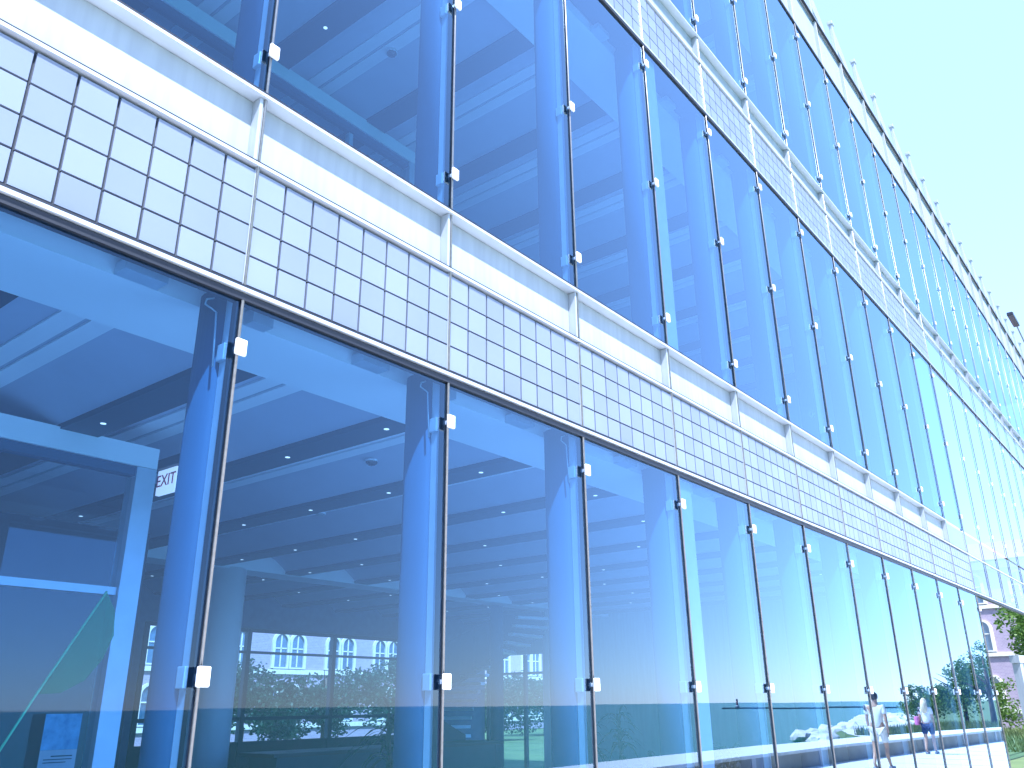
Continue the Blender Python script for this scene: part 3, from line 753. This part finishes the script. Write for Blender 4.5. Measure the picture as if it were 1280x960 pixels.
def person(loc, rz, lab, h, shirt, shorts, hair, longhair, stride, arm_bend, female=False):
    o = empty('person', loc, lab, 'person', rz=rz); k = h/1.75     # faces local +x, left is +y
    s = stride; sh = .19 if not female else .165; hp = .10
    def P(x, y, z, r): return (x*k, y*k, z*k, r*k)
    pel = P(0, 0, .98, .125)
    neck = P(.0, 0, 1.50, .055); chest = P(0, 0, 1.33, .135); waist = P(0, 0, 1.12, .115)
    head = [neck, P(.02, 0, 1.58, .06), P(.025, 0, 1.66, .088), P(.02, 0, 1.71, .082)]
    def leg(sy, f):
        return [pel, P(0, sy*hp, .92, .095), P(.10*f+.03, sy*hp, .50, .058), P(.10*f-.02, sy*hp, .36, .056), P(.24*f-(.05 if f < 0 else 0), sy*hp, .09 + (.06 if f < 0 else 0), .036), P(.24*f+.04, sy*hp, .045+(.03 if f < 0 else 0), .04), P(.24*f+.17, sy*hp, .03, .028)]
    def arm(sy, f):
        a = [chest, P(0, sy*sh, 1.43, .058), P(-.02+.05*f, sy*(sh+.05), 1.15, .042), P(.08*f+.04, sy*(sh+.06), .92, .028), P(.10*f+.05, sy*(sh+.055), .84, .034)]
        return a
    la, ra = arm(1, -s), arm(-1, s)
    body = skin_obj('body', [[pel, waist, chest, neck], head, leg(1, s), leg(-1, -s), la, ra], SKIN, o)
    # fingers rooted in the palm
    fch = []
    for a, sy in ((la, 1), (ra, -1)):
        px, py, pz, _ = a[-1]
        for q, (dx, l_) in enumerate(((-.026, .065), (-.009, .078), (.009, .083), (.025, .074))):
            fch.append([(px+dx*k, py, pz-.012*k, .0095*k), (px+dx*k+.004*k, py-sy*.004*k, pz-(.02+l_*.5)*k, .0088*k), (px+dx*k+.010*k, py-sy*.018*k, pz-(.02+l_)*k, .0078*k)])
        fch.append([(px+.018*k, py, pz+.01*k, .011*k), (px+.045*k, py-sy*.006*k, pz-.02*k, .0095*k), (px+.052*k, py-sy*.012*k, pz-.05*k, .0085*k)])
    skin_obj('fingers', fch, SKIN, o, 1)
    # face
    fc = MB()
    fc.ball((.112*k, 0, 1.645*k), .014*k, 1, (1, .8, 1.3))
    for sy in (-1, 1): fc.ball((.02*k, sy*.086*k, 1.655*k), .022*k, 1, (.7, .4, 1.2))
    fc.build('nose_and_ears', SKIN, o)
    ey = MB()
    for sy in (-1, 1): ey.ball((.096*k, sy*.032*k, 1.67*k), .009*k, 1)
    ey.build('eyes', MT['black'], o)
    MB().box(.098*k, .106*k, -.022*k, .022*k, 1.598*k, 1.606*k).build('mouth', mat('lips', (.35, .12, .10), .5), o)
    # clothes
    c = 1.0
    skin_obj('shirt', [[P(0, 0, .93, .150), P(0, 0, 1.12, .140), P(0, 0, 1.33, .168), P(0, 0, 1.455, .08)],
                       [P(0, 0, 1.33, .158), P(0, sh, 1.43, .080), P(-.02-.03*s, (sh+.035), 1.25, .068)],
                       [P(0, 0, 1.33, .158), P(0, -sh, 1.43, .080), P(-.02+.03*s, -(sh+.035), 1.25, .068)]], shirt, o)
    skin_obj('shorts', [[P(0, 0, .97, .150), P(0, hp, .88, .108), P(.08*s+.02, hp+.005, .60, .092)], [P(0, 0, .97, .150), P(0, -hp, .88, .108), P(-.08*s+.02, -hp-.005, .60, .092)]], shorts, o)
    hb = MB(); hb.ball((.0, 0, 1.695*k), .108*k, 3, (.98, .90, .95))
    if longhair: hb.tube([(-.05*k, 0, 1.70*k), (-.075*k, 0, 1.58*k), (-.09*k, 0, 1.42*k), (-.10*k, 0, 1.30*k)], [.09*k, .115*k, .12*k, .05*k], 14)
    for f_ in hb.bm.faces: f_.smooth = True
    hb.build('hair', hair, o)
    shb = MB()
    for sy, f in ((1, s), (-1, -s)): shb.box((.24*f-.06)*k, (.24*f+.21)*k, (sy*hp-.048)*k, (sy*hp+.048)*k, .0, .075*k, .02)
    shb2 = shb.build('shoes', mat('shoes_grey', (.25, .26, .30), .7), o)
    return o
white_cl = mat('white_cotton', (.80, .79, .76), .9, var=.05)
person((23.7, -3.75, 0), R_(2), 'man in white t-shirt and pale shorts walking away, mirrored in the glass', 1.78, white_cl, mat('khaki_shorts', (.72, .69, .65), .9), mat('dark_hair', (.03, .02, .02), .6), False, 1.0, 0)
wm = person((31.3, -4.45, 0), R_(0), 'blonde woman in white top and navy skirt walking away with a pink bag', 1.64, mat('white_blouse', (.82, .76, .78), .9), mat('navy_cloth', (.03, .04, .10), .9), mat('blond_hair', (.72, .58, .36), .6), True, .7, 0, True)
bg_ = empty('shoulder_bag', (31.25, -4.73, .86), 'bright pink shoulder bag hanging at the walking woman\'s side', 'bag')
MB().box(-.15, .15, -.06, .06, 0, .26, .03).build('bag_body', mat('pink_cloth', (.75, .20, .45), .6), bg_)
MB().tube([(-.12, 0, .25), (-.06, .12, .48), (0, .2, .56), (.06, .12, .48), (.12, 0, .25)], .012, 6).build('strap', MT['black'], bg_)
